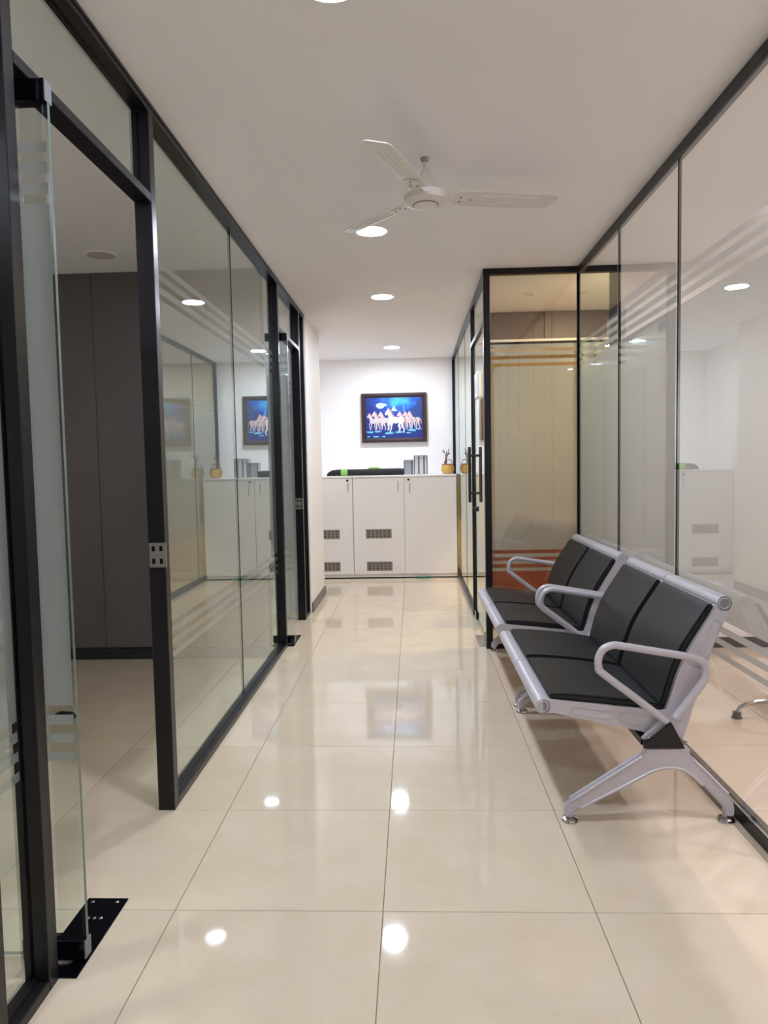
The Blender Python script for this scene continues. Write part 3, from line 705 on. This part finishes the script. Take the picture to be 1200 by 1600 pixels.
# ------------------------------------------------------------------ picture of running horses
PW, PH = 0.787, 0.592
pic = empty('framed_picture', (-0.110, 6.785, 1.845)); pic.rotation_euler[0] = math.radians(-1.0)
def fr_side(a, b, inner_a, inner_b):
    # moulding: outer bead and sloping inner face
    m = MB(); y0, y1 = 0.004, -0.030
    o1, o2, i1, i2 = Vector(a), Vector(b), Vector(inner_a), Vector(inner_b)
    P = lambda q, y: (q.x, y, q.y)
    mid1, mid2 = o1.lerp(i1, 0.55), o2.lerp(i2, 0.55)
    vs = [P(o1, y0), P(o2, y0), P(o1, y1), P(o2, y1), P(mid1, y1), P(mid2, y1), P(i1, -0.014), P(i2, -0.014), P(i1, y0), P(i2, y0)]
    m.add(vs, [(0, 2, 3, 1), (2, 4, 5, 3), (4, 6, 7, 5), (6, 8, 9, 7), (8, 0, 1, 9), (0, 8, 6, 4, 2), (1, 3, 5, 7, 9)])
    m.build('frame_moulding', 'wood', pic)
w2, h2, fw = PW/2, PH/2, 0.052
C = [(-w2, -h2), (w2, -h2), (w2, h2), (-w2, h2)]; I = [(-w2+fw, -h2+fw), (w2-fw, -h2+fw), (w2-fw, h2-fw), (-w2+fw, h2-fw)]
for k in range(4): fr_side(C[k], C[(k+1) % 4], I[k], I[(k+1) % 4])
cv = MB().box((-w2+fw-0.004, -0.010, -h2+fw-0.004), (w2-fw+0.004, 0.0, h2-fw+0.004)).build('canvas', 'print', pic)
def flat(name, pts, y, mat, parent=cv, th=0.0006):
    n = len(pts)
    m = MB().add([(x, y, z) for x, z in pts]+[(x, y+th, z) for x, z in pts], [tuple(range(n)), tuple(range(n, 2*n))[::-1]]+[(k, n+k, n+(k+1) % n, (k+1) % n) for k in range(n)])
    return m.build(name, mat, parent)
HORSE = [(0.00,.74),(.03,.69),(.09,.70),(.13,.73),(.17,.64),(.18,.54),(.22,.46),(.14,.36),(.17,.20),(.13,.14),(.16,.12),(.21,.20),(.20,.35),(.28,.42),
 (.29,.30),(.24,.16),(.19,.04),(.23,.02),(.29,.15),(.34,.30),(.38,.41),(.52,.38),(.64,.42),(.60,.30),(.66,.18),(.60,.05),(.65,.03),(.72,.18),(.69,.30),(.74,.38),
 (.78,.26),(.86,.16),(.84,.04),(.89,.03),(.92,.17),(.86,.28),(.86,.44),(.90,.52),(.88,.60),(.78,.65),(.60,.62),(.44,.64),(.38,.72),(.30,.84),(.20,.93),(.15,.97),(.14,.91),(.08,.86),(.03,.80)]
MANE = [(.15,.96),(.22,.93),(.31,.84),(.38,.73),(.47,.64),(.42,.60),(.34,.68),(.26,.80),(.19,.88)]
TAIL = [(.87,.60),(.93,.60),(.99,.52),(1.02,.38),(.99,.28),(.95,.38),(.92,.48),(.88,.52)]
def horse(x, z, w, h, y, mat='horse'):
    T_ = lambda L: [(x+a*w, z+b*h) for a, b in L]
    flat('painted_horse', T_(HORSE), y, mat); flat('painted_mane', T_(MANE), y-0.0004, 'mane'); flat('painted_tail', T_(TAIL), y-0.0004, 'mane')
# canvas spans about +-0.34 by +-0.245
yy = -0.0108
random.seed(3)
circ = lambda cx, cz, rx, rz, n=18, j=0.0: [(cx+rx*(1+random.uniform(-j, j))*math.cos(2*math.pi*k/n), cz+rz*(1+random.uniform(-j, j))*math.sin(2*math.pi*k/n)) for k in range(n)]
flat('painted_moon', circ(-0.165, 0.148, 0.052, 0.034, 20, 0.1), yy, 'moon')
flat('painted_cloud', circ(-0.115, 0.155, 0.03, 0.018, 14, 0.25), yy-0.0003, 'moon')
flat('painted_peak', [(-0.035, 0.085), (0.0, 0.15), (0.02, 0.105), (0.045, 0.085), (0.02, 0.08)], yy, 'moon')
flat('painted_waterfall', [(0.112, 0.075), (0.117, 0.16), (0.122, 0.16), (0.124, 0.075)], yy, 'foam')
flat('painted_cliff', [(0.20, 0.02), (0.21, 0.10), (0.26, 0.14), (0.29, 0.20), (0.338, 0.21), (0.338, 0.0)], yy+0.0003, 'rock')
for hx, hz, hw, hh in ((0.155, -0.155, 0.175, 0.245), (0.105, -0.14, 0.17, 0.225), (0.035, -0.15, 0.19, 0.24), (-0.328, -0.155, 0.175, 0.225), (-0.268, -0.155, 0.185, 0.25), (-0.192, -0.155, 0.18, 0.245), (-0.112, -0.195, 0.262, 0.325)):
    yy -= 0.0009; horse(hx, hz, hw, hh, yy, 'horse_lead' if hw > 0.25 else 'horse')
for cx, cz, rx in ((-0.29, -0.17, 0.045), (-0.20, -0.165, 0.04), (-0.06, -0.185, 0.055), (0.06, -0.175, 0.05), (0.21, -0.155, 0.05), (0.30, -0.14, 0.03), (-0.22, -0.225, 0.04), (-0.31, -0.225, 0.02), (-0.13, -0.225, 0.025), (0.17, -0.185, 0.03)):
    flat('painted_foam', circ(cx, cz, rx, rx*0.28, 14, 0.35), yy-0.0006, 'foam')
tag(pic, 'dark framed blue picture of white running horses on the back wall', 'picture')

# ------------------------------------------------------------------ right office: chair on a chrome star base
ch = empty('office_chair', (2.125, 1.545, 0), math.radians(180))
m = MB().lathe([(0.045, 0.06), (0.05, 0.075), (0.05, 0.10), (0.03, 0.115)], n=24).build('base_hub', 'chrome', ch, smooth=40)
for k in range(4):
    a = 2*math.pi*k/4; ca_, sa_ = math.cos(a), math.sin(a)
    P = [(0.03, 0.092), (0.20, 0.088), (0.36, 0.080), (0.405, 0.070), (0.437, 0.050), (0.450, 0.026)]
    lg = MB().tube([(r*ca_, r*sa_, z) for r, z in P], [0.013, 0.0125, 0.0115, 0.011, 0.011, 0.011], 10).build('base_leg', 'chrome', ch, smooth=50)
    MB().lathe([(0.026, 0.001), (0.0235, 0.006), (0.0205, 0.010), (0.020, 0.032), (0.014, 0.034)], (0.452*ca_, 0.452*sa_, 0), 20).build('glide_cap', 'black', lg, smooth=40)
MB().cyl((0, 0, 0.10), (0, 0, 0.42), 0.022, 16).build('gas_column', 'chrome', ch, smooth=40)
MB().cbox((-0.20, -0.21, 0.42), (0.21, 0.21, 0.49), 0.03).build('seat', 'chairblack', ch)
bk_ = MB(); prof = [(-0.19, 0.50), (-0.215, 0.62), (-0.235, 0.78), (-0.25, 0.95), (-0.22, 0.95), (-0.205, 0.78), (-0.185, 0.62), (-0.16, 0.50)]
bk_.prism(prof, 1, -0.19, 0.19).build('backrest', 'chairblack', ch, smooth=35, bevel=0.008)
for s in (-1, 1): MB().tube([(-0.12, s*0.21, 0.45), (-0.12, s*0.25, 0.46), (-0.12, s*0.25, 0.64), (0.10, s*0.25, 0.65)], 0.013, 10).build('armrest', 'chrome', ch, smooth=50)
tag(ch, 'office chair on a chrome star base behind the right glass', 'chair')

# ------------------------------------------------------------------ warm room: red-brown sofa behind the frosted glass
so = empty('sofa', (1.25, 3.88, 0))
MB().cbox((-0.56, -0.36, 0.06), (0.85, 0.36, 0.30), 0.02).build('sofa_base', 'sofa', so)
MB().cbox((-0.56, -0.42, 0.06), (0.85, -0.22, 0.86), 0.04).build('sofa_back', 'sofa', so)
for x0, x1 in ((-0.60, -0.44), (0.73, 0.89)): MB().cbox((x0, -0.40, 0.06), (x1, 0.36, 0.58), 0.04).build('sofa_arm', 'sofa', so)
for x0, x1 in ((-0.435, 0.14), (0.15, 0.725)): MB().cbox((x0, -0.215, 0.30), (x1, 0.36, 0.44), 0.03).build('seat_cushion', 'sofa', so)
for x, y in ((-0.5, -0.36), (0.79, -0.36), (-0.5, 0.3), (0.79, 0.3)): MB().lathe([(0.018, 0.0005), (0.024, 0.06)], (x, y, 0), 12).build('sofa_foot', 'black', so)
tag(so, 'red-brown sofa standing behind the frosted warm glass front', 'sofa')

# ------------------------------------------------------------------ left room: small black door stop on the floor
ds = MB().prism([(-0.05, 0.0005), (0.05, 0.0005), (0.05, 0.008), (0.035, 0.030), (-0.03, 0.034), (-0.05, 0.028)], 1, -0.02, 0.02).build('door_stop', 'black', None, (-1.70, 1.58, 0), bevel=0.003)
tag(ds, 'small black door stop on the floor of the dim left room', 'door stop')
